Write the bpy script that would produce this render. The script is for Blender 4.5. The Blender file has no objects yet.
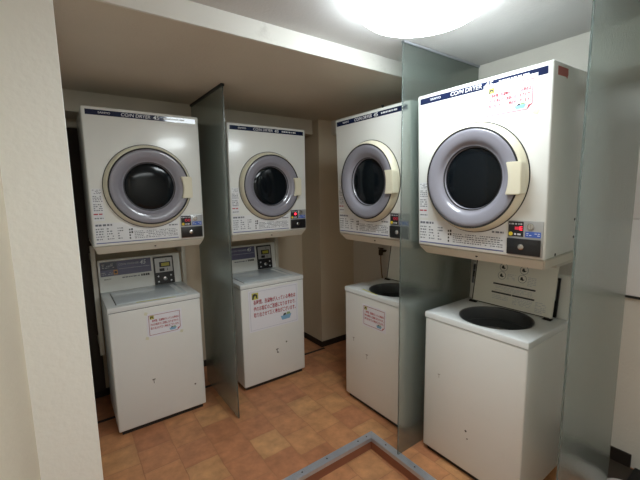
import bpy, bmesh, math, random
from mathutils import Vector, Matrix
random.seed(7)
scn = bpy.context.scene
COL = scn.collection
PI = math.pi

# ------------------------------------------------------------------ materials
def new_mat(name):
    m = bpy.data.materials.new(name); m.use_nodes = True
    nt = m.node_tree
    return m, nt, nt.nodes['Principled BSDF']

def paint(name, col, rough=0.5, metal=0.0, var=0.0, vscale=6.0, bump=0.0, bscale=60.0, spec=0.5, coat=0.0, dirt=0.0, dirtcol=(0.12,0.09,0.06), dscale=9.0):
    m, nt, b = new_mat(name)
    N, L = nt.nodes, nt.links
    b.inputs['Base Color'].default_value = (*col, 1)
    b.inputs['Roughness'].default_value = rough
    b.inputs['Metallic'].default_value = metal
    b.inputs['Specular IOR Level'].default_value = spec
    b.inputs['Coat Weight'].default_value = coat
    b.inputs['Coat Roughness'].default_value = 0.06
    tc = N.new('ShaderNodeTexCoord')
    src = None
    if var > 0:
        nz = N.new('ShaderNodeTexNoise'); nz.inputs['Scale'].default_value = vscale; nz.inputs['Detail'].default_value = 5
        L.new(tc.outputs['Object'], nz.inputs['Vector'])
        mx = N.new('ShaderNodeMix'); mx.data_type = 'RGBA'
        mx.inputs[6].default_value = (*[c*(1-var) for c in col], 1)
        mx.inputs[7].default_value = (*[min(1, c*(1+var)) for c in col], 1)
        L.new(nz.outputs['Fac'], mx.inputs[0]); src = mx.outputs[2]
    if dirt > 0:
        nz = N.new('ShaderNodeTexNoise'); nz.inputs['Scale'].default_value = dscale; nz.inputs['Detail'].default_value = 8
        nz.inputs['Roughness'].default_value = 0.7
        L.new(tc.outputs['Object'], nz.inputs['Vector'])
        rp = N.new('ShaderNodeMapRange'); rp.inputs[1].default_value = 0.60; rp.inputs[2].default_value = 0.75
        rp.inputs[4].default_value = dirt
        L.new(nz.outputs['Fac'], rp.inputs[0])
        mx = N.new('ShaderNodeMix'); mx.data_type = 'RGBA'
        L.new(rp.outputs[0], mx.inputs[0])
        if src: L.new(src, mx.inputs[6])
        else: mx.inputs[6].default_value = (*col, 1)
        mx.inputs[7].default_value = (*dirtcol, 1); src = mx.outputs[2]
    if src: L.new(src, b.inputs['Base Color'])
    if bump > 0:
        nz = N.new('ShaderNodeTexNoise'); nz.inputs['Scale'].default_value = bscale; nz.inputs['Detail'].default_value = 3
        L.new(tc.outputs['Object'], nz.inputs['Vector'])
        bp = N.new('ShaderNodeBump'); bp.inputs['Strength'].default_value = bump; bp.inputs['Distance'].default_value = 0.004
        L.new(nz.outputs['Fac'], bp.inputs['Height']); L.new(bp.outputs[0], b.inputs['Normal'])
    return m

def emit(name, col, s):
    m, nt, b = new_mat(name)
    b.inputs['Base Color'].default_value = (*col, 1)
    b.inputs['Emission Color'].default_value = (*col, 1); b.inputs['Emission Strength'].default_value = s
    return m

def tile_mat(name, off=(0, 0), dark=1.0):
    m, nt, b = new_mat(name); N, L = nt.nodes, nt.links
    tc = N.new('ShaderNodeTexCoord'); sp = N.new('ShaderNodeSeparateXYZ'); cb = N.new('ShaderNodeCombineXYZ')
    L.new(tc.outputs['Object'], sp.inputs[0])
    def add(o, v):
        a = N.new('ShaderNodeMath'); a.operation = 'ADD'; a.inputs[1].default_value = v; L.new(o, a.inputs[0]); return a.outputs[0]
    L.new(add(sp.outputs['Y'], off[1]), cb.inputs[0]); L.new(add(sp.outputs['X'], off[0]), cb.inputs[1])
    # slight waviness of the hand-made tile edges
    nz0 = N.new('ShaderNodeTexNoise'); nz0.inputs['Scale'].default_value = 9; L.new(tc.outputs['Object'], nz0.inputs['Vector'])
    sc0 = N.new('ShaderNodeVectorMath'); sc0.operation = 'SCALE'; sc0.inputs[3].default_value = 0.018; L.new(nz0.outputs['Color'], sc0.inputs[0])
    ad0 = N.new('ShaderNodeVectorMath'); ad0.operation = 'ADD'; L.new(cb.outputs[0], ad0.inputs[0]); L.new(sc0.outputs[0], ad0.inputs[1])
    br = N.new('ShaderNodeTexBrick'); L.new(ad0.outputs[0], br.inputs['Vector'])
    br.inputs['Scale'].default_value = 1.0
    br.inputs['Brick Width'].default_value = 0.202; br.inputs['Row Height'].default_value = 0.1925
    br.inputs['Mortar Size'].default_value = 0.0032; br.inputs['Mortar Smooth'].default_value = 0.6
    br.offset = 0.5; br.inputs['Bias'].default_value = 0.0
    br.inputs['Color1'].default_value = (0.0, 0, 0, 1); br.inputs['Color2'].default_value = (1, 1, 1, 1)
    br.inputs['Mortar'].default_value = (0.5, 0.5, 0.5, 1)
    rp = N.new('ShaderNodeValToRGB'); cr = rp.color_ramp
    cr.elements[0].position = 0.0; cr.elements[0].color = (0.44*dark, 0.185*dark, 0.090*dark, 1)
    cr.elements[1].position = 1.0; cr.elements[1].color = (0.57*dark, 0.30*dark, 0.135*dark, 1)
    e = cr.elements.new(0.35); e.color = (0.50*dark, 0.215*dark, 0.105*dark, 1)
    e = cr.elements.new(0.7); e.color = (0.54*dark, 0.25*dark, 0.115*dark, 1)
    L.new(br.outputs['Color'], rp.inputs[0])
    nz = N.new('ShaderNodeTexNoise'); nz.inputs['Scale'].default_value = 11; nz.inputs['Detail'].default_value = 6; nz.inputs['Roughness'].default_value = 0.62
    L.new(tc.outputs['Object'], nz.inputs['Vector'])
    mr = N.new('ShaderNodeMapRange'); mr.inputs[1].default_value = 0.3; mr.inputs[2].default_value = 0.7; mr.inputs[3].default_value = 0.72; mr.inputs[4].default_value = 1.2
    L.new(nz.outputs['Fac'], mr.inputs[0])
    vm = N.new('ShaderNodeVectorMath'); vm.operation = 'SCALE'; L.new(rp.outputs[0], vm.inputs[0]); L.new(mr.outputs[0], vm.inputs[3])
    mx = N.new('ShaderNodeMix'); mx.data_type = 'RGBA'; mx.inputs[7].default_value = (0.27*dark, 0.13*dark, 0.06*dark, 1)
    fc = N.new('ShaderNodeMath'); fc.operation = 'MULTIPLY'; fc.inputs[1].default_value = 0.42
    L.new(br.outputs['Fac'], fc.inputs[0]); L.new(fc.outputs[0], mx.inputs[0]); L.new(vm.outputs[0], mx.inputs[6])
    b2 = N.new('ShaderNodeTexBrick'); L.new(ad0.outputs[0], b2.inputs['Vector']); b2.inputs['Scale'].default_value = 1.0
    b2.inputs['Brick Width'].default_value = 0.202; b2.inputs['Row Height'].default_value = 0.1925; b2.offset = 0.5
    b2.inputs['Mortar Size'].default_value = 0.030; b2.inputs['Mortar Smooth'].default_value = 1.0
    f2 = N.new('ShaderNodeMath'); f2.operation = 'MULTIPLY'; L.new(b2.outputs['Fac'], f2.inputs[0]); f2.inputs[1].default_value = 0.16
    m2 = N.new('ShaderNodeMix'); m2.data_type = 'RGBA'; L.new(f2.outputs[0], m2.inputs[0]); L.new(mx.outputs[2], m2.inputs[6]); m2.inputs[7].default_value = (0.30*dark, 0.12*dark, 0.055*dark, 1)
    L.new(m2.outputs[2], b.inputs['Base Color'])
    b.inputs['Roughness'].default_value = 0.42
    b.inputs['Specular IOR Level'].default_value = 0.35
    bp = N.new('ShaderNodeBump'); bp.inputs['Strength'].default_value = 0.35; bp.inputs['Distance'].default_value = 0.004; bp.invert = True
    L.new(br.outputs['Fac'], bp.inputs['Height']); L.new(bp.outputs[0], b.inputs['Normal'])
    return m

def glass_mat(name):
    m, nt, b = new_mat(name); N, L = nt.nodes, nt.links
    N.remove(b); out = N['Material Output']
    tc = N.new('ShaderNodeTexCoord')
    mp = N.new('ShaderNodeMapping'); mp.inputs['Rotation'].default_value = (0.6, 0.6, 0.6); L.new(tc.outputs['Object'], mp.inputs[0])
    wv = N.new('ShaderNodeTexVoronoi'); wv.inputs['Scale'].default_value = 150; L.new(mp.outputs[0], wv.inputs['Vector'])
    bp = N.new('ShaderNodeBump'); bp.inputs['Strength'].default_value = 0.35; bp.inputs['Distance'].default_value = 0.0015
    L.new(wv.outputs['Distance'], bp.inputs['Height'])
    rf = N.new('ShaderNodeBsdfPrincipled')
    rf.inputs['Base Color'].default_value = (0.74, 0.81, 0.78, 1); rf.inputs['Transmission Weight'].default_value = 1
    rf.inputs['Roughness'].default_value = 0.13; rf.inputs['IOR'].default_value = 1.45
    L.new(bp.outputs[0], rf.inputs['Normal'])
    df = N.new('ShaderNodeBsdfDiffuse'); df.inputs[0].default_value = (0.36, 0.42, 0.40, 1)
    tl = N.new('ShaderNodeBsdfTranslucent'); tl.inputs[0].default_value = (0.36, 0.42, 0.40, 1)
    a = N.new('ShaderNodeMixShader'); a.inputs[0].default_value = 0.5; L.new(df.outputs[0], a.inputs[1]); L.new(tl.outputs[0], a.inputs[2])
    s = N.new('ShaderNodeMixShader'); s.inputs[0].default_value = 0.17; L.new(rf.outputs[0], s.inputs[1]); L.new(a.outputs[0], s.inputs[2])
    L.new(s.outputs[0], out.inputs[0])
    return m

M = {}
M['white'] = paint('white_enamel', (0.74, 0.745, 0.715), 0.25, var=0.02, spec=0.5, coat=0.2)
M['washer'] = paint('washer_enamel', (0.73, 0.735, 0.715), 0.3, var=0.025, vscale=4, dirt=0.12, dirtcol=(0.35, 0.3, 0.22), dscale=7)
M['cream'] = paint('cream_plastic', (0.68, 0.64, 0.50), 0.32)
M['tray'] = paint('base_enamel', (0.70, 0.68, 0.60), 0.35, var=0.03)
M['top'] = paint('top_plastic', (0.72, 0.74, 0.74), 0.25)
M['lid'] = paint('lid_plastic', (0.56, 0.61, 0.64), 0.16)
M['liftlid'] = paint('lid_inside_plastic', (0.76, 0.745, 0.67), 0.35, var=0.03)
M['greyring'] = paint('grey_door_plastic', (0.24, 0.235, 0.275), 0.2, spec=0.5, coat=0.4)
M['window'] = paint('dark_door_glass', (0.004, 0.006, 0.008), 0.1, spec=0.25)
M['gasket'] = paint('black_rubber', (0.012, 0.012, 0.012), 0.55)
M['black'] = paint('black_plastic', (0.012, 0.012, 0.014), 0.3)
M['navy'] = paint('navy_print', (0.011, 0.018, 0.055), 0.06)
M['blueline'] = paint('blue_print', (0.10, 0.12, 0.27), 0.4)
M['bluetag'] = paint('blue_sticker', (0.06, 0.13, 0.48), 0.4)
M['silver'] = paint('silver_plate', (0.42, 0.42, 0.42), 0.35, metal=0.4)
M['steel'] = paint('steel', (0.62, 0.62, 0.62), 0.25, metal=1.0)
M['alu'] = paint('brushed_aluminium', (0.50, 0.52, 0.57), 0.35, metal=0.6, var=0.1, vscale=30)
M['greyprint'] = paint('grey_print', (0.13, 0.14, 0.17), 0.6)
M['faintprint'] = paint('pale_print', (0.50, 0.51, 0.54), 0.6)
M['darkprint'] = paint('dark_print', (0.03, 0.03, 0.03), 0.5)
M['redprint'] = paint('red_print', (0.40, 0.03, 0.05), 0.6)
M['whiteprint'] = paint('white_print', (0.72, 0.73, 0.76), 0.5)
M['purple'] = paint('purple_label', (0.115, 0.115, 0.20), 0.35)
M['paper'] = paint('paper', (0.76, 0.76, 0.82), 0.75)
M['paperbr'] = paint('notice_border', (0.33, 0.10, 0.12), 0.7)
M['palebr'] = paint('pale_border', (0.48, 0.50, 0.58), 0.7)
M['tape'] = paint('yellowed_tape', (0.66, 0.65, 0.50), 0.4)
M['label'] = paint('printed_label_stock', (0.70, 0.71, 0.73), 0.45)
M['yellow'] = paint('yellow_plastic', (0.72, 0.55, 0.04), 0.4)
M['yellowstrip'] = paint('yellow_sticker', (0.55, 0.52, 0.10), 0.5)
M['lcd'] = paint('yellow_lcd', (0.42, 0.38, 0.05), 0.3)
M['orange'] = paint('orange_print', (0.62, 0.30, 0.07), 0.5)
M['greenpic'] = paint('green_print', (0.30, 0.42, 0.20), 0.6)
M['bluepic'] = paint('light_blue_print', (0.22, 0.42, 0.62), 0.6)
M['redtag'] = paint('red_sticker', (0.40, 0.10, 0.08), 0.5)
M['led'] = emit('red_led', (1.0, 0.03, 0.06), 2.2)
M['leddim'] = emit('dim_red_led', (0.6, 0.03, 0.06), 0.25)
M['tub'] = paint('tub_plastic', (0.09, 0.095, 0.10), 0.35)
M['drum'] = paint('drum_steel', (0.42, 0.43, 0.44), 0.4, metal=0.3)
M['wall'] = paint('wall_plaster', (0.64, 0.62, 0.565), 0.85, var=0.05, vscale=3, bump=0.5, bscale=70)
M['leftwall'] = paint('beige_plaster', (0.68, 0.62, 0.50), 0.85, var=0.05, vscale=3, bump=0.3, bscale=60)
M['darkboard'] = paint('dark_brown_board', (0.045, 0.034, 0.025), 0.6, var=0.2, vscale=8)  # dark brown that stands in for shade in the gap and on the floor
M['pier'] = paint('white_plaster', (0.87, 0.87, 0.83), 0.8, var=0.03, vscale=3, bump=0.35, bscale=45)
M['ceil'] = paint('ceiling_paint', (0.60, 0.60, 0.60), 0.85, var=0.08, vscale=4, bump=0.3, bscale=80, dirt=0.18, dirtcol=(0.2, 0.2, 0.2), dscale=5)
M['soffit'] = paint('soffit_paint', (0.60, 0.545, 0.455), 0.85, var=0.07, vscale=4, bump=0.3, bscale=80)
M['beam'] = paint('beam_paint', (0.70, 0.69, 0.65), 0.8, var=0.03, vscale=5, dirt=0.35, dirtcol=(0.28, 0.26, 0.22), dscale=6)
M['brownwall'] = paint('nook_wall_paint', (0.63, 0.54, 0.41), 0.85, var=0.06, vscale=3, bump=0.3, bscale=70)
M['skirt'] = paint('dark_skirting', (0.018, 0.013, 0.010), 0.5)
M['floor'] = tile_mat('terracotta_tiles', off=(-0.255+0.1925*20, -1.955+0.202*20))
M['floor2'] = tile_mat('terracotta_tiles_entry', off=(-0.30+0.1925*20, -1.52+0.202*20))
M['riser'] = paint('riser_tiles', (0.28, 0.115, 0.07), 0.45, var=0.15, vscale=12)
M['gutter'] = paint('dark_grout', (0.03, 0.02, 0.016), 0.7)
M['glass'] = glass_mat('patterned_glass')
M['lamp'] = emit('lamp_diffuser', (0.91, 0.995, 1.02), 21.0)
M['lampbase'] = paint('lamp_base', (0.8, 0.8, 0.8), 0.4)
M['bracket'] = paint('bracket_steel', (0.60, 0.57, 0.50), 0.45)
M['panelwhite'] = paint('wall_panel_enamel', (0.86, 0.88, 0.90), 0.4)
M['brass'] = paint('dark_brass', (0.07, 0.05, 0.03), 0.4, metal=0.6)
M['hose'] = paint('brown_hose', (0.20, 0.13, 0.07), 0.5)
M['rubber'] = paint('black_mat_rubber', (0.010, 0.010, 0.010), 0.8)
M['slip'] = paint('white_vinyl', (0.78, 0.78, 0.78), 0.45)
M['scuff'] = paint('scuff_dark', (0.10, 0.09, 0.08), 0.8)
M['scuffl'] = paint('scuff_grey', (0.36, 0.34, 0.32), 0.8)

# ------------------------------------------------------------------ mesh helpers
class MB:
    def __init__(s): s.bm = bmesh.new()
    def merge(s, b, smooth=False):
        me = bpy.data.meshes.new('tmp'); b.normal_update()
        if smooth:
            for f in b.faces: f.smooth = True
        b.to_mesh(me); b.free(); s.bm.from_mesh(me); bpy.data.meshes.remove(me); return s
    def box(s, x0, x1, y0, y1, z0, z1, bev=0.0, seg=2):
        b = bmesh.new(); bmesh.ops.create_cube(b, size=1)
        for v in b.verts: v.co = Vector((x0+(x1-x0)*(v.co.x+.5), y0+(y1-y0)*(v.co.y+.5), z0+(z1-z0)*(v.co.z+.5)))
        if bev > 0: bmesh.ops.bevel(b, geom=list(b.edges), offset=bev, segments=seg, affect='EDGES', profile=0.5)
        return s.merge(b, bev > 0)
    def hexa(s, pts, bev=0.0, seg=2):
        """eight corners: bottom 4 (ccw) then top 4"""
        b = bmesh.new(); v = [b.verts.new(p) for p in pts]
        for f in ((3, 2, 1, 0), (4, 5, 6, 7), (0, 1, 5, 4), (1, 2, 6, 5), (2, 3, 7, 6), (3, 0, 4, 7)): b.faces.new([v[i] for i in f])
        if bev > 0: bmesh.ops.bevel(b, geom=list(b.edges), offset=bev, segments=seg, affect='EDGES')
        return s.merge(b, bev > 0)
    def prism(s, poly, fn, a, c, bev=0.0):
        """extrude a 2-D outline between depth a and c; fn(p, q, depth) -> xyz"""
        b = bmesh.new()
        A = [b.verts.new(fn(p, q, a)) for p, q in poly]; Cv = [b.verts.new(fn(p, q, c)) for p, q in poly]
        n = len(poly)
        b.faces.new(A); b.faces.new(Cv[::-1])
        for i in range(n): b.faces.new((A[i], Cv[i], Cv[(i+1) % n], A[(i+1) % n]))
        bmesh.ops.recalc_face_normals(b, faces=list(b.faces))
        if bev > 0: bmesh.ops.bevel(b, geom=list(b.edges), offset=bev, segments=2, affect='EDGES')
        return s.merge(b, bev > 0)
    def lathe(s, prof, cx, cz, n=72, axis='y', c3=0.0, cap=False):
        """prof: (radius, along-axis) rings"""
        b = bmesh.new(); rings = []
        for r, h in prof:
            if r < 1e-6:
                rings.append([b.verts.new((cx, h, cz) if axis == 'y' else (cx, cz, h))]); continue
            ring = []
            for i in range(n):
                t = 2*PI*i/n
                if axis == 'y': ring.append(b.verts.new((cx+r*math.cos(t), h, cz+r*math.sin(t))))
                else: ring.append(b.verts.new((cx+r*math.cos(t), cz+r*math.sin(t), h)))
            rings.append(ring)
        for A, B in zip(rings, rings[1:]):
            for i in range(n):
                j = (i+1) % n
                if len(A) == 1 and len(B) == 1: continue
                if len(A) == 1: b.faces.new((A[0], B[i], B[j]))
                elif len(B) == 1: b.faces.new((A[i], A[j], B[0]))
                else: b.faces.new((A[i], A[j], B[j], B[i]))
        bmesh.ops.recalc_face_normals(b, faces=list(b.faces))
        return s.merge(b, True)
    def tube(s, pts, r, n=10):
        b = bmesh.new(); P = [Vector(p) for p in pts]; rings = []
        for i, p in enumerate(P):
            d = (P[min(i+1, len(P)-1)]-P[max(i-1, 0)]).normalized()
            a = d.orthogonal().normalized(); c = d.cross(a)
            if rings:
                pa = (rings[-1][0].co-P[i-1]); pa = (pa-d*pa.dot(d))
                if pa.length > 1e-9: a = pa.normalized(); c = d.cross(a)
            rings.append([b.verts.new(p+a*r*math.cos(2*PI*k/n)+c*r*math.sin(2*PI*k/n)) for k in range(n)])
        for A, B in zip(rings, rings[1:]):
            for k in range(n): b.faces.new((A[k], A[(k+1) % n], B[(k+1) % n], B[k]))
        b.faces.new(rings[0][::-1]); b.faces.new(rings[-1])
        return s.merge(b, True)
    def build(s, name, mat, parent=None):
        bmesh.ops.recalc_face_normals(s.bm, faces=list(s.bm.faces))
        me = bpy.data.meshes.new(name); s.bm.to_mesh(me); s.bm.free()
        for mm in (mat if isinstance(mat, (list, tuple)) else [mat]): me.materials.append(mm)
        me.set_sharp_from_angle(angle=math.radians(38))
        o = bpy.data.objects.new(name, me); COL.objects.link(o); o.parent = parent
        return o

def empty(name, loc, rot=(0, 0, 0), label=None, cat=None, group=None):
    o = bpy.data.objects.new(name, None); COL.objects.link(o); o.location = loc; o.rotation_euler = rot
    o.empty_display_size = 0.05
    tag(o, label, cat, group); return o
def tag(o, label=None, cat=None, group=None, kind=None):
    if label: o['label'] = label
    if cat: o['category'] = cat
    if group: o['group'] = group
    if kind: o['kind'] = kind
    return o
def struct(name, mb, mat, label=None, cat='structure'):
    o = mb.build(name, mat); o['kind'] = 'structure'
    if label: o['label'] = label; o['category'] = cat
    return o

FLAT = lambda u, z: 0.0
def sheet(mb, u0, u1, z0, z1, yf=FLAT, t=0.0006, off=0.0):
    """thin printed rectangle lying on the front surface y = yf(u, z), facing -y"""
    p = []
    for dy in (0, -t):
        for u, z in ((u0, z0), (u1, z0), (u1, z1), (u0, z1)): p.append((u, yf(u, z)-off+dy, z))
    b = mb.bm; v = [b.verts.new(q) for q in p]
    for f in ((0, 1, 2, 3), (7, 6, 5, 4), (0, 4, 5, 1), (1, 5, 6, 2), (2, 6, 7, 3), (3, 7, 4, 0)): b.faces.new([v[i] for i in f])
    return mb
def poly_sheet(mb, poly, yf=FLAT, t=0.0006, off=0.0):
    return mb.prism(poly, lambda p, q, d: (p, yf(p, q)-off-d, q), 0, t)
def disc_sheet(mb, u, z, r, yf=FLAT, t=0.0006, off=0.0, n=20):
    return poly_sheet(mb, [(u+r*math.cos(2*PI*i/n), z+r*math.sin(2*PI*i/n)) for i in range(n)], yf, t, off)
def ring_sheet(mb, u0, u1, z0, z1, w, yf=FLAT, t=0.0006, off=0.0):
    sheet(mb, u0, u1, z0, z0+w, yf, t, off); sheet(mb, u0, u1, z1-w, z1, yf, t, off)
    sheet(mb, u0, u0+w, z0+w, z1-w, yf, t, off); sheet(mb, u1-w, u1, z0+w, z1-w, yf, t, off); return mb
def fine_print(mb, u0, u1, z0, z1, rows, rnd, yf=FLAT, off=0.0, fill=0.55, wmin=0.004, wmax=0.018):
    """rows of strokes too small to read"""
    h = (z1-z0)/rows
    for r in range(rows):
        z = z0+h*r; u = u0
        while u < u1-wmin:
            w = min(rnd.uniform(wmin, wmax), u1-u)
            if rows == 1 or rnd.random() < 0.85: sheet(mb, u, u+w, z+h*(1-fill)/2, z+h*(1+fill)/2, yf, 0.0005, off)
            u += w+rnd.uniform(0.002, 0.006)
    return mb

def fp(parent, mat, blocks, rnd, yf=FLAT, off=0.0006, name='small_print', **kw):
    for (a, b, c, d, rows) in blocks: fine_print(MB(), a, b, c, d, rows, rnd, yf, off, **kw).build(name, mat, parent)

def lettering(txt, u0, u1, z0, z1, mat, parent, yf=FLAT, off=0.0, t=0.0006, shear=0.0, name='lettering', bold=0.0, keep=False):
    """real characters fitted into the box u0..u1, z0..z1 on the front surface"""
    cu = bpy.data.curves.new('txt', 'FONT'); cu.body = txt; cu.size = 1; cu.shear = shear; cu.resolution_u = 3; cu.offset = bold
    o = bpy.data.objects.new('txt', cu); COL.objects.link(o)
    dg = bpy.context.evaluated_depsgraph_get(); dg.update()
    me = bpy.data.meshes.new_from_object(o.evaluated_get(dg))
    bpy.data.objects.remove(o); bpy.data.curves.remove(cu)
    if len(me.vertices) == 0: return None
    xs = [v.co.x for v in me.vertices]; ys = [v.co.y for v in me.vertices]
    ax, bx, ay, by = min(xs), max(xs), min(ys), max(ys)
    for v in me.vertices:
        u = u0+(v.co.x-ax)/(bx-ax)*(u1-u0); z = z0+(v.co.y-ay)/(by-ay)*(z1-z0)
        v.co = (u, yf(u, z)-off, z)
    b = bmesh.new(); b.from_mesh(me)
    r = bmesh.ops.extrude_face_region(b, geom=list(b.faces))
    for e in r['geom']:
        if isinstance(e, bmesh.types.BMVert): e.co.y -= t
    bmesh.ops.recalc_face_normals(b, faces=list(b.faces))
    b.to_mesh(me); b.free(); me.materials.clear(); me.materials.append(mat); me.name = name
    ob = bpy.data.objects.new(name, me); COL.objects.link(ob); ob.parent = parent
    return ob

# ------------------------------------------------------------------ calibrated layout
ZS, ZC = 2.196, 2.278                 # soffit and ceiling heights
XL, XW, YW = -0.14, 2.42, 3.10        # left wall, right wall, back wall
YB, XB = 1.513, 2.15                  # beam face, boxed strip face on the right
YSTEP, XSTEP, ZLOW = 1.548, 1.495, -0.088
YBACK = -1.6

# ------------------------------------------------------------------ setting
f = MB()
f.box(XL, XW, YSTEP-.02, YW, -0.12, 0.0).box(XSTEP-.02, XW, YBACK, YSTEP-.02, -0.12, 0.0)
struct('floor', f, M['floor'], 'raised terracotta tiled floor under the machines', 'floor')
struct('floor_entry', MB().box(XL, XSTEP-.02, YBACK, YSTEP-.02, ZLOW-.05, ZLOW), M['floor2'], 'lower terracotta tiled entry floor inside the metal edging', 'floor')
r = MB().box(XL, XSTEP-.03, YSTEP-.032, YSTEP-.0205, ZLOW, -0.004).box(XSTEP-.032, XSTEP-.0205, YBACK, YSTEP-.032, ZLOW, -0.004)
struct('trim_1', r, M['riser'], 'dark red tiled riser below the metal edging', 'riser')
# metal nosing: top plate with ridges and a downturned lip
n = MB()
n.box(XL, XSTEP, YSTEP-.046, YSTEP, 0.0, 0.004, .001, 1).box(XSTEP-.046, XSTEP, YBACK, YSTEP-.046, 0.0, 0.004, .001, 1)
n.box(XL, XSTEP-.046, YSTEP-.046, YSTEP-.040, -0.022, 0.0).box(XSTEP-.046, XSTEP-.040, YBACK, YSTEP-.040, -0.022, 0.0)
for k in range(4):
    d = .008+.010*k
    n.box(XL, XSTEP-d-.003, YSTEP-d-.003, YSTEP-d, 0.004, 0.0056); n.box(XSTEP-d-.003, XSTEP-d, YBACK, YSTEP-d, 0.004, 0.0056)
nos = struct('trim_2', n, M['alu'], 'grey ridged metal edging around the floor step', 'step edging')
for u in (.95, 1.12, 1.36, 1.43): MB().lathe([(0, .0068), (.004, .0062), (.0045, .004)], u, YSTEP-.023, 12, 'z').build('screw', M['gasket'], nos)
for v in (1.40, 1.18, .9): MB().lathe([(0, .0068), (.004, .0062), (.0045, .004)], XSTEP-.023, v, 12, 'z').build('screw', M['gasket'], nos)
struct('trim_3', MB().box(XL+.18, 2.0, 2.722, 2.747, 0.0, 0.003), M['gutter'], 'dark joint line across the tiles before the column', 'floor joint')

struct('ceiling', MB().box(XL-.1, XW+.1, YBACK-.1, YB, ZC, ZC+.1).box(XL-.1, XW+.1, YB, YW+.1, ZC+.001, ZC+.1), M['ceil'], 'grey white ceiling carrying the round lamp', 'ceiling')
struct('trim_soffit', MB().box(XL, XW, YB+.012, YW, ZS, ZC), M['soffit'], 'lowered brownish soffit over the back machines', 'soffit')
struct('trim_beam', MB().box(XL, XW, YB, YB+.012, ZS-.0005, ZC), M['beam'], 'narrow white beam face at the edge of the soffit', 'beam')
struct('wall_back', MB().box(XL, XW, YW, YW+.1, -0.12, ZC), M['brownwall'])
struct('wall_right', MB().box(XW, XW+.1, YBACK, YW, -0.12, ZC), M['wall'])
struct('wall_left', MB().box(XL-.1, XL, YBACK, YB, -0.15, ZC), M['leftwall'], 'beige wall at the left edge beside the white pier', 'wall')
struct('wall_front', MB().box(XL, XW, YBACK-.1, YBACK, -0.15, ZC), M['wall'])
struct('wall_pier', MB().box(XL-.1, 0.042, YB, YW, -0.12, ZS, .002, 1), M['pier'], 'rough white plastered wall end at left of the first machines', 'wall')
PX, PY = 2.0, 2.775
struct('wall_column', MB().box(PX, XW, PY, YW, 0, ZS), M['brownwall'], 'square corner column between the two rows of machines', 'column')
k = MB().box(PX-.012, XW, PY-.012, PY-.0005, 0, .055).box(PX-.012, PX-.0005, PY-.0005, YW, 0, .055)
struct('baseboard_column', k, M['skirt'])
struct('baseboard_right', MB().box(XW-.012, XW-.0005, .47, PY-.013, 0, .075), M['skirt'])
struct('baseboard_back', MB().box(.043, PX-.013, YW-.012, YW-.0005, 0, .055), M['skirt'])
struct('trim_board', MB().box(.043, .162, YW-.03, YW-.0125, .056, 2.0), M['darkboard'], 'dark brown board in the narrow gap left of the first machines', 'board')  # added sheet: darkness of the deep gap put into its colour
struct('floor_strip', MB().box(2.13, XW-.013, -.6, .95, .0003, .0018), M['darkboard'], 'dark brown floor strip along the right wall', 'floor')  # added strip: shade on the floor at lower right painted dark brown
struct('trim_strip_back', MB().box(.043, 1.965, 2.826, YW, 2.066, ZS), M['soffit'], 'boxed wall strip under the soffit above the back dryers', 'boxing')
struct('trim_strip_right', MB().box(XB, XW, .30, PY, 2.066, ZS).box(XB, XW, .30, YB, ZS, ZC), M['wall'], 'boxed wall strip above the right hand dryers', 'boxing')

# ------------------------------------------------------------------ frosted partitions
def partition(x0, x1, y0, y1, z0, z1, label):
    root = empty('glass_partition', ((x0+x1)/2, (y0+y1)/2, z0), label=label, cat='glass partition', group='patterned glass partitions')
    cx, cy = (x0+x1)/2, (y0+y1)/2
    MB().box(x0-cx, x1-cx, y0-cy, y1-cy, 0, z1-z0, .0012, 1).build('glass_pane', M['glass'], root)
    # slim dark channel holding the pane at the ceiling
    t = .007
    if x1-x0 < y1-y0: MB().box(x0-cx-t, x0-cx-.0008, y0-cy, y1-cy, z1-z0-.014, z1-z0-.0005).box(x1-cx+.0008, x1-cx+t, y0-cy, y1-cy, z1-z0-.014, z1-z0-.0005).build('channel', M['gasket'], root)
    else: MB().box(x0-cx, x1-cx, y0-cy-t, y0-cy-.0008, z1-z0-.010, z1-z0-.0005).box(x0-cx, x1-cx, y1-cy+.0008, y1-cy+t, z1-z0-.010, z1-z0-.0005).build('channel', M['alu'], root)
    return root
partition(.861, .869, 2.185, 2.824, .004, ZS-.001, 'greenish frosted glass partition between the two back machines')
partition(1.468, 2.148, 1.297, 1.305, .004, ZC-.001, 'greenish frosted glass partition right of the lamp between the right hand machines')
partition(1.50, 2.148, .500, .508, .004, ZC-.001, 'tall frosted glass partition at the right edge beside the nearest dryer')

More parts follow.
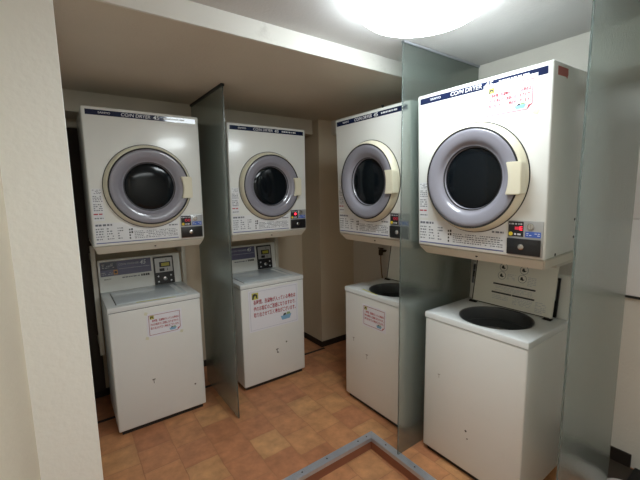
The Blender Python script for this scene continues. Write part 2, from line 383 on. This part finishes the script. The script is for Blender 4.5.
# ------------------------------------------------------------------ coin dryer
DW, DH, DD = .638, .775, .50
TILT = math.radians(2.0)
def make_dryer(loc, rz, label, led='dim', dh=DH, tilt=TILT, tagside=False):
    rnd = random.Random(11)
    root = empty('coin_dryer', loc, (tilt, 0, rz), label, 'dryer', 'coin dryers')
    z0 = .05
    MB().box(0, DW, 0, DD, z0, z0+dh, .008, 3).build('body', M['white'], root)
    MB().hexa([(.018, .045, 0), (DW-.018, .045, 0), (DW-.018, DD, 0), (.018, DD, 0), (.001, .002, z0-.002), (DW-.001, .002, z0-.002), (DW-.001, DD, z0-.002), (.001, DD, z0-.002)], .004).build('base_tray', M['tray'], root)
    for u in (.03, DW-.06): MB().box(u, u+.03, .20, DD-.01, -.020, -.0005, .002, 1).build('mounting_arm', M['bracket'], root)
    MB().lathe([(0, .0205), (.006, .0205), (.006, .0255)], .33, .026, 12).build('tray_screw', M['gasket'], root)
    z1 = z0+dh-.775
    # title strip
    st = sheet(MB(), .018, .619, z1+.729, z1+.758, t=.0012).build('title_strip', M['navy'], root)
    lettering('SANYO', .080, .140, z1+.739, z1+.750, M['whiteprint'], st, off=.0013, bold=.01)
    lettering('CO/N DRYER', .195, .352, z1+.735, z1+.754, M['whiteprint'], st, off=.0013, shear=.15, bold=.012)
    lettering('45', .366, .402, z1+.733, z1+.756, M['whiteprint'], st, off=.0013, shear=.15, bold=.015)
    fine_print(MB(), .428, .55, z1+.739, z1+.750, 1, rnd, off=.0012, fill=.8).build('small_print', M['whiteprint'], st)
    # left column of small print
    lb = sheet(MB(), .012, .066, z0+.15, z0+.335, t=.0005)
    lb = lb.build('side_label', M['label'], root)
    fp(lb, M['greyprint'], [(.016, .062, z0+a, z0+b, 4) for a, b in ((.205, .25), (.258, .296), (.304, .33))]+[(.016, .06, z0+.158, z0+.172, 1)], rnd, fill=.45, wmax=.01)
    fine_print(MB(), .013, .068, z0+.185, z0+.193, 1, rnd, off=.0006, fill=.9, wmin=.01, wmax=.03).build('red_print', M['redprint'], lb)
    # lower instruction label
    il = sheet(MB(), .012, .478, z0+.016, z0+.1365, t=.0005)
    il = il.build('instruction_label', M['label'], root)
    sheet(MB(), .013, .470, z0+.017, z0+.0225, off=.0006).build('blue_line', M['blueline'], il)
    fp(il, M['greyprint'], [(.016, .10, z0+.118, z0+.131, 1)], rnd, fill=.85, wmin=.008)
    fp(il, M['greyprint'], [(.016+.055*c, .055+.05*c, z0+.035, z0+.11, 5) for c in range(3)]+[(.215, .465, z0+.032, z0+.082, 5)], rnd, fill=.42, wmax=.012)
    fp(il, M['greyprint'], [(.415, .468, z0+.098, z0+.108, 1)], rnd, fill=.8)
    for a in range(4):
        sheet(MB(), .186, .194, z0+.034+.017*a, z0+.044+.017*a, off=.0006).build('pictogram', M['darkprint'], il)
        if a > 1: sheet(MB(), .198, .207, z0+.034+.017*a, z0+.046+.017*a, off=.0006).build('pictogram', M['darkprint'], il)
    # round door
    cu, cz = .319, z0+.345
    dr = MB().lathe([(.200, 0), (.2465, 0), (.2475, -.006), (.2465, -.012), (.236, -.040), (.231, -.047), (.226, -.049), (.222, -.046), (.222, -.02), (.200, -.02)], cu, cz, 96).build('door', M['cream'], root); dr.scale.y = .84
    MB().lathe([(.246, -.0004), (.2510, -.0004), (.2510, -.003), (.2478, -.003)], cu, cz, 96).build('seal', M['gasket'], dr)
    MB().lathe([(.2225, -.040), (.2285, -.0500), (.2245, -.0512), (.2195, -.0480)], cu, cz, 96).build('seal', M['gasket'], dr)
    MB().lathe([(.221, -.044), (.2195, -.0495), (.215, -.0522), (.205, -.0522), (.19, -.0500), (.176, -.0462), (.168, -.0420), (.162, -.0365), (.157, -.0300), (.152, -.0262), (.146, -.0240), (.142, -.021), (.139, -.010)], cu, cz, 96).build('door_ring', M['greyring'], dr)
    MB().lathe([(.1475, -.0238), (.1460, -.0256), (.1425, -.0246), (.1415, -.0205)], cu, cz, 96).build('seal', M['gasket'], dr)
    MB().lathe([(.1415, -.010), (.139, -.012), (.12, -.017), (.08, -.0215), (.04, -.0235), (0, -.024)], cu, cz, 72).build('door_window', M['window'], dr)
    poly = []
    for i in range(9):
        a = math.radians(-20.5+41*i/8); poly.append((cu+.188*math.cos(a), cz-.006+.188*math.sin(a)*1.02))
    zt, zb = poly[-1][1], poly[0][1]
    poly += [(cu+.236, zt), (cu+.241, zt-.006), (cu+.241, zb+.006), (cu+.236, zb)]
    MB().prism(poly, lambda a, b, d: (a, d, b), -.068, -.006, .003).build('handle', M['cream'], dr)
    # coin unit
    cp = MB().box(.487, .630, -.004, .002, z0+.010, z0+.160, .0025).build('coin_unit', M['silver'], root)
    sheet(MB(), .491, .553, z0+.092, z0+.156, off=.0042, t=.001).build('display', M['black'], cp)
    if led == 'bright':
        lettering('E', .538, .550, z0+.120, z0+.136, M['led'], cp, off=.0054, name='red_digit')
        sheet(MB(), .518, .535, z0+.121, z0+.134, off=.0053).build('red_digit', M['leddim'], cp)
    elif led == 'dot':
        disc_sheet(MB(), .531, z0+.128, .010, off=.0053).build('red_light', M['led'], cp)
    else:
        lettering('00', .515, .550, z0+.118, z0+.136, M['leddim'], cp, off=.0054, name='red_digit')
    fine_print(MB(), .494, .548, z0+.142, z0+.150, 1, rnd, off=.0053, fill=.8).build('small_print', M['faintprint'], cp)
    disc_sheet(MB(), .502, z0+.103, .0085, off=.0053, t=.003).build('yellow_button', M['yellow'], cp)
    fine_print(MB(), .516, .545, z0+.098, z0+.106, 1, rnd, off=.0053, fill=.9).build('small_print', M['whiteprint'], cp)
    MB().lathe([(.015, -.004), (.0145, -.008), (.012, -.0085), (.0115, -.0055), (0, -.0055)], .580, z0+.137, 24).box(.5785, .5815, -.0072, -.005, z0+.129, z0+.145).build('coin_slot', M['steel'], cp)
    sheet(MB(), .561, .622, z0+.092, z0+.116, off=.0042).build('blue_sticker', M['bluetag'], cp)
    fine_print(MB(), .566, .618, z0+.097, z0+.112, 2, rnd, off=.0048, fill=.4).build('small_print', M['whiteprint'], cp)
    MB().box(.488, .623, -.012, -.003, z0+.015, z0+.084, .002).build('coin_box', M['black'], cp)
    MB().lathe([(.013, -.012), (.0125, -.017), (.009, -.019), (0, -.019)], .549, z0+.050, 20).build('lock', M['steel'], cp)
    if tagside:
        MB().prism([(.036, z0+.724), (.036, z0+.757), (.128, z0+.757), (.130, z0+.735), (.120, z0+.718), (.112, z0+.725)], lambda a, b, d: (DW+d, a, b), 0, .0007).build('side_sticker', M['redtag'], root)
        for a, b in ((.283, .145), (.281, .066), (.097, .012)): MB().prism([(a+.006*math.cos(i*PI/5), z0+b+.006*math.sin(i*PI/5)) for i in range(10)], lambda p, q, d: (DW+d, p, q), 0, .002).build('screw', M['gasket'], root)
    return root

def drop(z): return z
XD, YD = 1.583, 2.4224
make_dryer((.1396, YD, 1.187), 0, 'white coin dryer farthest left, above the washer showing a purple panel and small notice', dh=.789, tilt=math.radians(.5))
make_dryer((.9712, YD, 1.187), 0, 'white coin dryer above the washer with the large red lettered notice, red light lit', 'dot', dh=.779, tilt=math.radians(.5))
make_dryer((XD, 1.3250+DW, 1.195), -PI/2, 'white coin dryer partly behind frosted glass, above the open washer with a small notice', dh=.764)
make_dryer((XD, .6344+DW, 1.187), -PI/2, 'nearest and largest white coin dryer with paper notice on its front', 'bright', tagside=True)

# upright steel rails on the walls that the dryers hang from
def make_rail(loc, rz, back, label):
    root = empty('wall_rail', loc, (0, 0, rz), label, 'wall rail', 'steel wall rails behind the machines')
    MB().box(0, .028, 0, .025, .40, 1.19, .002, 1).build('upright', M['bracket'], root)
    MB().box(0, .028, .0252, back, .46, .50).build('wall_tab', M['bracket'], root)
    MB().box(0, .028, .0252, back, 1.08, 1.12).build('wall_tab', M['bracket'], root)
make_rail((.140, YD+.475, 0), 0, YW-YD-.475, 'cream steel rail on the wall left of the leftmost washer')
make_rail((.742, YD+.475, 0), 0, YW-YD-.475, 'cream steel rail between the leftmost washer and the frosted glass')
make_rail((.9712+DW-.03, YD+.475, 0), 0, YW-YD-.475, 'cream steel rail right of the washer with the large red notice')

# ------------------------------------------------------------------ coin washer
WW, WD, WH = .557, .48, .85
PF = lambda u, z: .435+.03*(z-.85)/.228            # front of the back panel
def top_with_hole(mb, x0, x1, y0, y1, z0, z1, cx, cy, r, n=72):
    b = bmesh.new()
    def onrect(t):
        dx, dy = math.cos(t), math.sin(t)
        k = min(((x1-cx)/dx if dx > 1e-9 else (x0-cx)/dx if dx < -1e-9 else 1e9), ((y1-cy)/dy if dy > 1e-9 else (y0-cy)/dy if dy < -1e-9 else 1e9))
        return (cx+dx*k, cy+dy*k)
    ts = [2*PI*i/n for i in range(n)]+[math.atan2(y-cy, x-cx) % (2*PI) for x in (x0, x1) for y in (y0, y1)]
    ts = sorted(set(ts)); n = len(ts)
    O = [onrect(t) for t in ts]; I = [(cx+r*math.cos(t), cy+r*math.sin(t)) for t in ts]
    def inset(p, d): return (min(max(p[0], x0+d), x1-d), min(max(p[1], y0+d), y1-d))
    rings = [[(*p, z0) for p in I], [(*p, z0) for p in O], [(*p, z1-.006) for p in O], [(*inset(p, .002), z1-.002) for p in O], [(*inset(p, .006), z1) for p in O], [((p[0]-cx)*1.05+cx, (p[1]-cy)*1.05+cy, z1) for p in I], [(*p, z1-.006) for p in I], [(*p, z0) for p in I]]
    V = [[b.verts.new(q) for q in rg] for rg in rings]
    for A, B in zip(V, V[1:]):
        for i in range(n):
            j = (i+1) % n; b.faces.new((A[i], A[j], B[j], B[i]))
    bmesh.ops.remove_doubles(b, verts=list(b.verts), dist=1e-5)
    bmesh.ops.recalc_face_normals(b, faces=list(b.faces))
    return mb.merge(b, True)

def make_washer(loc, rz, label, open_lid, marks, strip=True):
    rnd = random.Random(5)
    root = empty('coin_washer', loc, (0, 0, rz), label, 'washing machine', 'coin washers')
    c, cy, R = .292, .212, .182
    bm_ = MB()
    if open_lid:      # cabinet open at the top so the tub is really hollow
        bm_.box(0, WW, 0, WD, .03, .814, .008, 3)
        bmesh.ops.delete(bm_.bm, geom=[f for f in bm_.bm.faces if f.normal.z > .99 and f.calc_center_median().z > .8], context='FACES')
    else: bm_.box(0, WW, 0, WD, .03, .814, .008, 3)
    bm_.build('cabinet', M['washer'], root)
    MB().box(.02, WW-.02, .02, WD-.01, 0, .031).build('plinth', M['gasket'], root)
    sm = MB()
    for q in ((.003, WW-.003, .003, .008), (.003, WW-.003, WD-.008, WD-.003), (.003, .008, .008, WD-.008), (WW-.008, WW-.003, .008, WD-.008)): sm.box(*q, .8135, .8172)
    sm.build('seam', M['greyprint'], root)
    if open_lid:
        top_with_hole(MB(), -.002, WW+.002, -.002, WD, .817, WH, c, cy, R).build('top_plate', M['top'], root)
        tb = MB().lathe([(R+.001, WH-.0015), (R-.005, WH-.005), (R-.010, WH-.03), (R-.012, WH-.07), (R-.004, WH-.075), (R-.004, WH-.12)], c, cy, 72, 'z').build('tub_ring', M['tub'], root)
        MB().lathe([(R-.002, WH-.11), (R-.006, WH-.40), (R-.03, WH-.43), (.07, WH-.43), (.055, WH-.35), (.03, WH-.33), (0, WH-.33)], c, cy, 72, 'z').build('drum', M['drum'], tb)
    else:
        MB().box(-.002, WW+.002, -.002, WD, .817, WH, .004).build('top_plate', M['top'], root)
        ld = MB().box(.056, .491, .052, .392, WH-.002, WH+.0045, .003).build('lid', M['lid'], root)
        sheet_ = MB().box(.0505, .0548, .05, .39, WH-.001, WH+.0008).build('lid_gap', M['gasket'], root)
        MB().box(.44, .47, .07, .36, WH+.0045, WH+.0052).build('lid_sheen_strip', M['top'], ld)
    if strip:
        a, b = ((.145, .32) if open_lid else (.165, .40))
        MB().hexa([(a, .030, WH+.0002), (b, .004, WH+.0002), (b, .014, WH+.0002), (a, .044, WH+.0002)]+[(a, .030, WH+.001), (b, .004, WH+.001), (b, .014, WH+.001), (a, .044, WH+.001)]).build('yellow_sticker', M['yellowstrip'], root)
    # back panel
    bp = MB().prism([(.435, WH+.0005), (.466, 1.076), (.474, 1.080), (.478, 1.080), (.478, WH+.0005)], lambda p, q, d: (d, p, q), .0, .552, .002).build('back_panel', M['white'], root)
    lb = sheet(MB(), .012, .343, .962, 1.064, PF, t=.0008, off=.0004).build('panel_label', M['purple'], bp)
    sheet(MB(), .016, .118, 1.006, 1.060, PF, off=.0013).build('dark_block', M['navy'], lb)
    fine_print(MB(), .024, .10, 1.016, 1.052, 3, rnd, PF, off=.0020, fill=.35).build('small_print', M['faintprint'], lb)
    fine_print(MB(), .018, .09, .970, .994, 2, rnd, PF, off=.0013, fill=.35).build('small_print', M['faintprint'], lb)
    sheet(MB(), .094, .119, .970, 1.002, PF, off=.0013).build('orange_picture', M['orange'], lb)
    disc_sheet(MB(), .1065, .986, .009, PF, off=.0020).build('picture_mark', M['navy'], lb)
    lettering('CO/N WASHER', .128, .262, 1.030, 1.044, M['faintprint'], lb, PF, off=.0013, shear=.12)
    lettering('45', .268, .312, 1.022, 1.054, M['whiteprint'], lb, PF, off=.0013, shear=.3, bold=.01)
    fine_print(MB(), .13, .335, 1.004, 1.008, 1, rnd, PF, off=.0013, fill=.6, wmin=.03, wmax=.08).build('small_print', M['faintprint'], lb)
    lettering('SANYO', .030, .075, .936, .945, M['darkprint'], bp, PF, off=.0006, bold=.012)
    fine_print(MB(), .145, .26, .936, .947, 1, rnd, PF, off=.0006, fill=.7).build('small_print', M['greyprint'], bp)
    fine_print(MB(), .27, .335, .934, .952, 1, rnd, PF, off=.0006, fill=.85, wmin=.008, wmax=.014).build('small_print', M['darkprint'], bp)
    # coin unit of the washer
    def cbox(u0, u1, z0, z1, d0, d1, bev=.002): return MB().hexa([(u0, PF(0, z0)-d1, z0), (u1, PF(0, z0)-d1, z0), (u1, PF(0, z0)-d0, z0), (u0, PF(0, z0)-d0, z0), (u0, PF(0, z1)-d1, z1), (u1, PF(0, z1)-d1, z1), (u1, PF(0, z1)-d0, z1), (u0, PF(0, z1)-d0, z1)], bev)
    cb = cbox(.358, .502, .854, 1.062, 0, .012).build('coin_unit', M['black'], bp)
    cbox(.368, .492, .944, 1.052, .0121, .0135, .0005).build('face_plate', M['silver'], cb)
    cbox(.398, .478, .982, 1.022, .0136, .0145, .0004).build('display_frame', M['black'], cb)
    cbox(.412, .470, .990, 1.014, .0146, .0152, .0002).build('display', M['lcd'], cb)
    cbox(.396, .432, .952, .974, .0136, .017, .001).build('coin_return', M['black'], cb)
    cbox(.452, .456, .952, .972, .0136, .0145, .0004).build('coin_slot', M['black'], cb)
    cbox(.448, .452, 1.028, 1.042, .0136, .0145, .0004).build('coin_slot', M['black'], cb)
    for u in (.385, .476):
        for z in (.875, .915):
            y = PF(0, z)-.012
            MB().lathe([(.0065, y), (.006, y-.003), (0, y-.0035)], u, z, 12).build('button', M['whiteprint'], cb)
    y = PF(0, .895)-.012
    MB().lathe([(.016, y), (.015, y-.008), (.012, y-.010), (0, y-.010)], .432, .895, 24).build('lock', M['steel'], cb)
    if open_lid:
        # raised lid leaning back over the panel
        A, B = (.372, .8545), (.424, 1.164)
        L = math.hypot(B[0]-A[0], B[1]-A[1]); d = ((B[0]-A[0])/L, (B[1]-A[1])/L)
        lf = lambda u, z: A[0]+(z-A[1])*d[0]/d[1]
        u0, u1 = .052, .500
        ld = MB().hexa([(u0, A[0], A[1]), (u1, A[0], A[1]), (u1, A[0]+.016, A[1]-.001), (u0, A[0]+.016, A[1]-.001), (u0, B[0], B[1]), (u1, B[0], B[1]), (u1, B[0]+.016, B[1]-.003), (u0, B[0]+.016, B[1]-.003)], .003).build('lid', M['liftlid'], root)
        g = MB(); sheet(g, u0+.004, u0+.010, A[1]+.01, B[1]-.004, lf, t=.001); sheet(g, u0+.004, u1-.01, A[1]+.003, A[1]+.0075, lf, t=.001)
        g.build('lid_gasket', M['black'], ld)
        MB().hexa([(u0-.004, A[0]-.02, .852), (u0+.04, A[0]-.016, .852), (u0+.04, A[0]+.01, .852), (u0-.004, A[0]+.01, .852), (u0-.004, A[0]-.012, .862), (u0+.03, A[0]-.008, .862), (u0+.03, A[0]+.01, .862), (u0-.004, A[0]+.01, .862)]).build('hinge', M['gasket'], ld)
        MB().hexa([(u1-.04, A[0]-.016, .852), (u1+.004, A[0]-.02, .852), (u1+.004, A[0]+.01, .852), (u1-.04, A[0]+.01, .852), (u1-.03, A[0]-.008, .860), (u1+.004, A[0]-.012, .860), (u1+.004, A[0]+.01, .860), (u1-.03, A[0]+.01, .860)]).build('hinge', M['gasket'], ld)
        # printed instructions on the inside of the lid
        for q in ((.175, .408, .980, .989), (.172, .286, .930, .939), (.290, .408, .930, .939)): sheet(MB(), *q, lf).build('printed_bar', M['darkprint'], ld)
        for uu, zz in ((.224, 1.083), (.337, 1.083), (.219, 1.035), (.333, 1.035)):
            poly_sheet(MB(), [(uu-.012, zz-.006), (uu+.004, zz-.010), (uu+.013, zz-.003), (uu+.004, zz-.001), (uu-.001, zz+.012), (uu-.009, zz+.008)], lf).build('pictogram', M['darkprint'], ld)
        for uu, zz in ((.224, 1.083), (.337, 1.083), (.219, 1.035), (.333, 1.035)):
            nn = 28; p = MB()
            for i in range(nn):
                a0, a1 = 2*PI*i/nn, 2*PI*(i+1)/nn
                poly_sheet(p, [(uu+r_*math.cos(a_), zz+r_*math.sin(a_)) for r_, a_ in ((.0205, a0), (.0225, a0), (.0225, a1), (.0205, a1))], lf)
            p.build('pictogram_ring', M['greyprint'], ld)
        fp(ld, M['faintprint'], [(.250, .295, 1.018, 1.052, 4), (.362, .405, 1.0, 1.052, 6), (.19, .40, .945, .974, 4), (.18, .27, .895, .922, 3), (.295, .40, .885, .925, 5), (.415, .47, .872, .93, 7)], rnd, lf, off=0, fill=.35)
        q = sheet(MB(), .006, .034, .945, 1.066, PF, off=.0015).build('side_sticker', M['greyprint'], bp)
        sheet(MB(), .009, .031, 1.03, 1.06, PF, off=.0022).build('sticker_print', M['darkprint'], q)
        sheet(MB(), .009, .031, .985, 1.022, PF, off=.0022).build('sticker_print', M['darkprint'], q)
    for i, (u, z, r_, mt, kind) in enumerate(marks):
        m = MB()
        if kind == 'dot': disc_sheet(m, u, z, r_, n=10)
        else:
            poly_sheet(m, [(u-r_, z+r_*1.2), (u+r_, z+r_*1.4), (u+r_*.9, z+r_*.8), (u+r_*.1, z+r_*.6), (u+r_*.2, z-r_*1.6), (u-r_*.2, z-r_*1.7), (u-r_*.3, z+r_*.5), (u-r_, z+r_*.7)])
        m.build('scuff_mark', mt, root)
    return root

XWB, YWA = 1.638, 2.467
D_, G_ = M['scuff'], M['scuffl']
make_washer((.1773, YWA, 0), 0, 'white coin washer farthest left with closed lid, purple panel and a small notice', False, [(.225, .312, .010, D_, 'tee'), (.488, .201, .006, D_, 'dot')])
make_washer((1.0363, YWA, 0), 0, 'white coin washer carrying the large red lettered notice', False, [(.292, .262, .012, D_, 'tee'), (.300, .245, .006, D_, 'dot'), (.380, .315, .007, D_, 'dot'), (.258, .41, .014, M['washer'], 'dot')], strip=False)
make_washer((XWB, 1.4144+WW, 0), -PI/2, 'open white coin washer partly behind frosted glass, small notice on its front', True, [(.091, .476, .010, G_, 'tee'), (.229, .392, .012, G_, 'tee')])
make_washer((XWB, .6997+WW, 0), -PI/2, 'nearest white coin washer with raised lid and an empty front', True, [(.273, .261, .006, D_, 'dot'), (.283, .221, .004, D_, 'dot'), (.10, .50, .008, G_, 'tee')], strip=False)

# ------------------------------------------------------------------ paper notices
LINES = ('長時間、洗濯物が入っている場合は', '他のお客様のご迷惑になりますので、', '取り出させて頂く場合がございます。')
def notice(loc, rz, w, h, label, border, tapes, tilt=0.0, big=False, ink='redprint', rim=.012):
    root = empty('paper_notice', loc, (tilt, 0, rz), label, 'notice', 'washing room paper notices')
    cut = 0 if big else .022
    e = rim
    MB().prism([(-e, -e), (w+e, -e), (w+e, h+e), (-e, h+e)], lambda a, b, d: (a, -d, b), .0003, .0011).build('sheet', M['paper'], root)
    bw = .0030 if not big else .0025
    m = MB()
    for (a0, b0, a1, b1) in ((0, 0, w-cut, 0), (w-cut, 0, w, cut), (w, cut, w, h), (w, h, 0, h), (0, h, 0, 0)):
        L = math.hypot(a1-a0, b1-b0)
        if L < 1e-6: continue
        nx, nz = -(b1-b0)/L*bw, (a1-a0)/L*bw
        m.prism([(a0, b0), (a1, b1), (a1+nx, b1+nz), (a0+nx, b0+nz)], lambda a, b, d: (a, -d, b), .0011, .0016)
    m.build('border', border, root)
    if cut: MB().prism([(w-cut, 0), (w, cut), (w-cut*.75, cut*.8)], lambda a, b, d: (a, -d, b), .0016, .0024).build('folded_corner', M['redprint'], root)
    if big: zz = (.66, .49, .33); hh = .125; us = (.07, .97)
    else: zz = (.64, .46, .28); hh = .125; us = (.05, .96)
    for i, s_ in enumerate(LINES):
        a = us[0]*w+(.01 if (i == 0 and not big) else 0)
        lettering(s_, a, us[1]*w-(0 if i else 0), h*zz[i], h*(zz[i]+hh), M[ink], root, off=.0011, t=.0006, bold=.018)
    # small picture, top left
    ic = MB().prism([(0.04*w, h*.80), (.17*w, h*.80), (.17*w, h*.97), (.04*w, h*.97)], lambda a, b, d: (a, -d, b), .0011, .0017).build('picture', M['yellowstrip'], root)
    MB().prism([(.045*w, h*.81), (.075*w, h*.81), (.085*w, h*.88), (.12*w, h*.90), (.13*w, h*.83), (.155*w, h*.82), (.15*w, h*.92), (.10*w, h*.95), (.06*w, h*.93)], lambda a, b, d: (a, -d, b), .0017, .0023).build('picture_shape', M['darkprint'], ic)
    # laundry basket picture, bottom right
    u0, z0 = w*(.63 if not big else .63), h*(.07 if not big else .10)
    bs = MB().prism([(u0+.03*w, z0), (u0+.20*w, z0+.01*h), (u0+.24*w, z0+.13*h), (u0, z0+.11*h)], lambda a, b, d: (a, -d, b), .0011, .0018).build('basket_picture', M['bluepic'], root)
    MB().prism([(u0+.05*w, z0+.115*h), (u0+.12*w, z0+.125*h), (u0+.11*w, z0+.18*h), (u0+.07*w, z0+.17*h)], lambda a, b, d: (a, -d, b), .0018, .0023).build('basket_wash', M['darkprint'], bs)
    MB().prism([(u0+.12*w, z0+.125*h), (u0+.22*w, z0+.13*h), (u0+.20*w, z0+.19*h), (u0+.14*w, z0+.19*h)], lambda a, b, d: (a, -d, b), .0018, .0023).build('basket_wash', M['greenpic'], bs)
    for (a, b) in tapes:
        MB().prism([(a-.012, b-.006), (a+.006, b-.012), (a+.012, b+.006), (a-.006, b+.012)], lambda p, q, d: (p, -d, q), .0012, .0016).build('tape', M['tape'], root)
    return root
notice((.1773+.221, YWA, .624), 0, .195, .134, 'small red bordered paper notice taped to the leftmost washer', M['paperbr'], [(-.013, .150), (-.015, -.014), (.200, -.014)], ink='redprint')
notice((1.0363+.070, YWA, .478), 0, .418, .305, 'large paper notice with red lettering on the back washer beside the column', M['palebr'], [], big=True)
notice((XWB, 1.4144+WW-.198, .622), -PI/2, .198, .132, 'small red bordered notice on the open washer beside the frosted glass', M['paperbr'], [])
t_ = TILT
zl = .05+.610
notice((XD-zl*math.sin(t_)-.0002, .6344+DW-.377, 1.187+zl*math.cos(t_)), -PI/2, .190, .116, 'paper notice taped high on the front of the nearest dryer', M['paperbr'], [(.205, .10), (.205, -.012)], tilt=t_, rim=.016)

# ------------------------------------------------------------------ ceiling lamp
LX, LY = 1.185, .955
lamp = empty('ceiling_lamp', (LX, LY, ZC), label='round glowing white ceiling lamp', cat='lamp')
MB().lathe([(0, 0), (.20, 0), (.20, -.02), (0, -.02)], 0, 0, 64, 'z').build('lamp_base', M['lampbase'], lamp)
MB().lathe([(.20, -.010), (.245, -.014), (.255, -.03), (.250, -.056), (.222, -.078), (.155, -.090), (.07, -.096), (0, -.098)], 0, 0, 64, 'z').build('lamp_shade', M['lamp'], lamp)

# second ceiling lamp of the passage behind the viewer
al = bpy.data.lights.new('passage_lamp', 'AREA'); al.shape = 'DISK'; al.size = 1.1; al.energy = 20; al.color = (0.94, 1.0, 1.0)
ao = bpy.data.objects.new('passage_lamp', al); COL.objects.link(ao); ao.location = (.72, -.85, ZC-.09)

# ------------------------------------------------------------------ small things
tp = empty('water_tap', (XW, 2.325, .98), label='dark wall tap with a thin brown hose behind the open far washer', cat='tap')
MB().lathe([(.016, 0), (.016, .012)], 0, 0, 16, 'z').tube([(0, 0, 0), (-.05, 0, 0)], .012).box(-.075, -.045, -.016, .016, -.035, .022, .005).tube([(-.06, -.03, .03), (-.06, .03, .03)], .006).build('tap_body', M['brass'], tp)
MB().tube([(-.06, 0, -.03), (-.062, -.004, -.10), (-.066, -.02, -.20), (-.07, -.04, -.28), (-.07, -.06, -.34)], .006).build('hose', M['hose'], tp)

hk = empty('wall_hook', (1.72, 1.685, 2.018), label='small black peg sticking up behind the top edge of the third dryer', cat='hook')
MB().lathe([(.012, 0), (.012, .006), (.006, .008), (.006, .045), (.008, .047), (.008, .055), (0, .056)], 0, 0, 14, 'z').build('peg', M['gasket'], hk)

pn = empty('wall_panel', (XW, .36, .95), label='white flat wall panel with a seam at the far right edge', cat='wall panel')
MB().box(-.022, -.0005, -.36, .22, .012, .415, .002).build('lower_plate', M['panelwhite'], pn)
MB().box(-.022, -.0005, -.36, .22, .418, 1.10, .002).build('upper_plate', M['panelwhite'], pn)
MB().box(-.026, -.0005, -.36, .22, 0, .011).build('bottom_rail', M['gasket'], pn)

tag(MB().box(2.16, XW-.002, .02, .452, .0003, .012, .003).build('door_mat', M['rubber']), 'black floor mat at the bottom right corner', 'mat')
sl = empty('slipper', (2.165, .40, .012), (0, 0, math.radians(20)), 'white slipper toe peeking in at the bottom right', 'slipper')
so = []
for i in range(28):
    t = 2*PI*i/28; so.append((.045*math.cos(t)*(1+.12*math.sin(t)), .12*math.sin(t)))
MB().prism(so, lambda a, b, d: (a, b, d), 0, .016, .003).build('sole', M['slip'], sl)
up = bmesh.new()
bmesh.ops.create_uvsphere(up, u_segments=28, v_segments=16, radius=1)
for v in up.verts: v.co = Vector((v.co.x*.047, .045+v.co.y*.075, .016+max(v.co.z, 0)*.046))
bmesh.ops.remove_doubles(up, verts=list(up.verts), dist=1e-4)
MB().merge(up, True).build('upper', M['slip'], sl)

# ------------------------------------------------------------------ camera, world, view
cam = bpy.data.cameras.new('camera'); co = bpy.data.objects.new('camera', cam); COL.objects.link(co)
rt = Vector((0.8103984218965452, -0.5856395656395627, -0.0167540128057038)); upv = Vector((0.0903575144168876, 0.09667877217351856, 0.9912056974207839)); fw = Vector((0.5788695167099328, 0.8047853839182998, -0.13126525989569163))
co.matrix_world = Matrix(((rt.x, upv.x, -fw.x, 0), (rt.y, upv.y, -fw.y, 0), (rt.z, upv.z, -fw.z, 1.5295), (0, 0, 0, 1)))
cam.sensor_width = 36; cam.lens = 359.17*36/640; cam.clip_start = .01
scn.camera = co
w = bpy.data.worlds.new('world'); scn.world = w; w.use_nodes = True
w.node_tree.nodes['Background'].inputs[0].default_value = (.5, .5, .5, 1); w.node_tree.nodes['Background'].inputs[1].default_value = 0.0
vs = scn.view_settings; vs.view_transform = 'Standard'; vs.look = 'None'; vs.gamma = 1; vs.use_curve_mapping = False; vs.exposure = 0.12
cy_ = scn.cycles
cy_.max_bounces = 14; cy_.diffuse_bounces = 6; cy_.transmission_bounces = 10; cy_.caustics_refractive = True; cy_.caustics_reflective = False
cy_.use_denoising = True; cy_.sample_clamp_indirect = 6.0
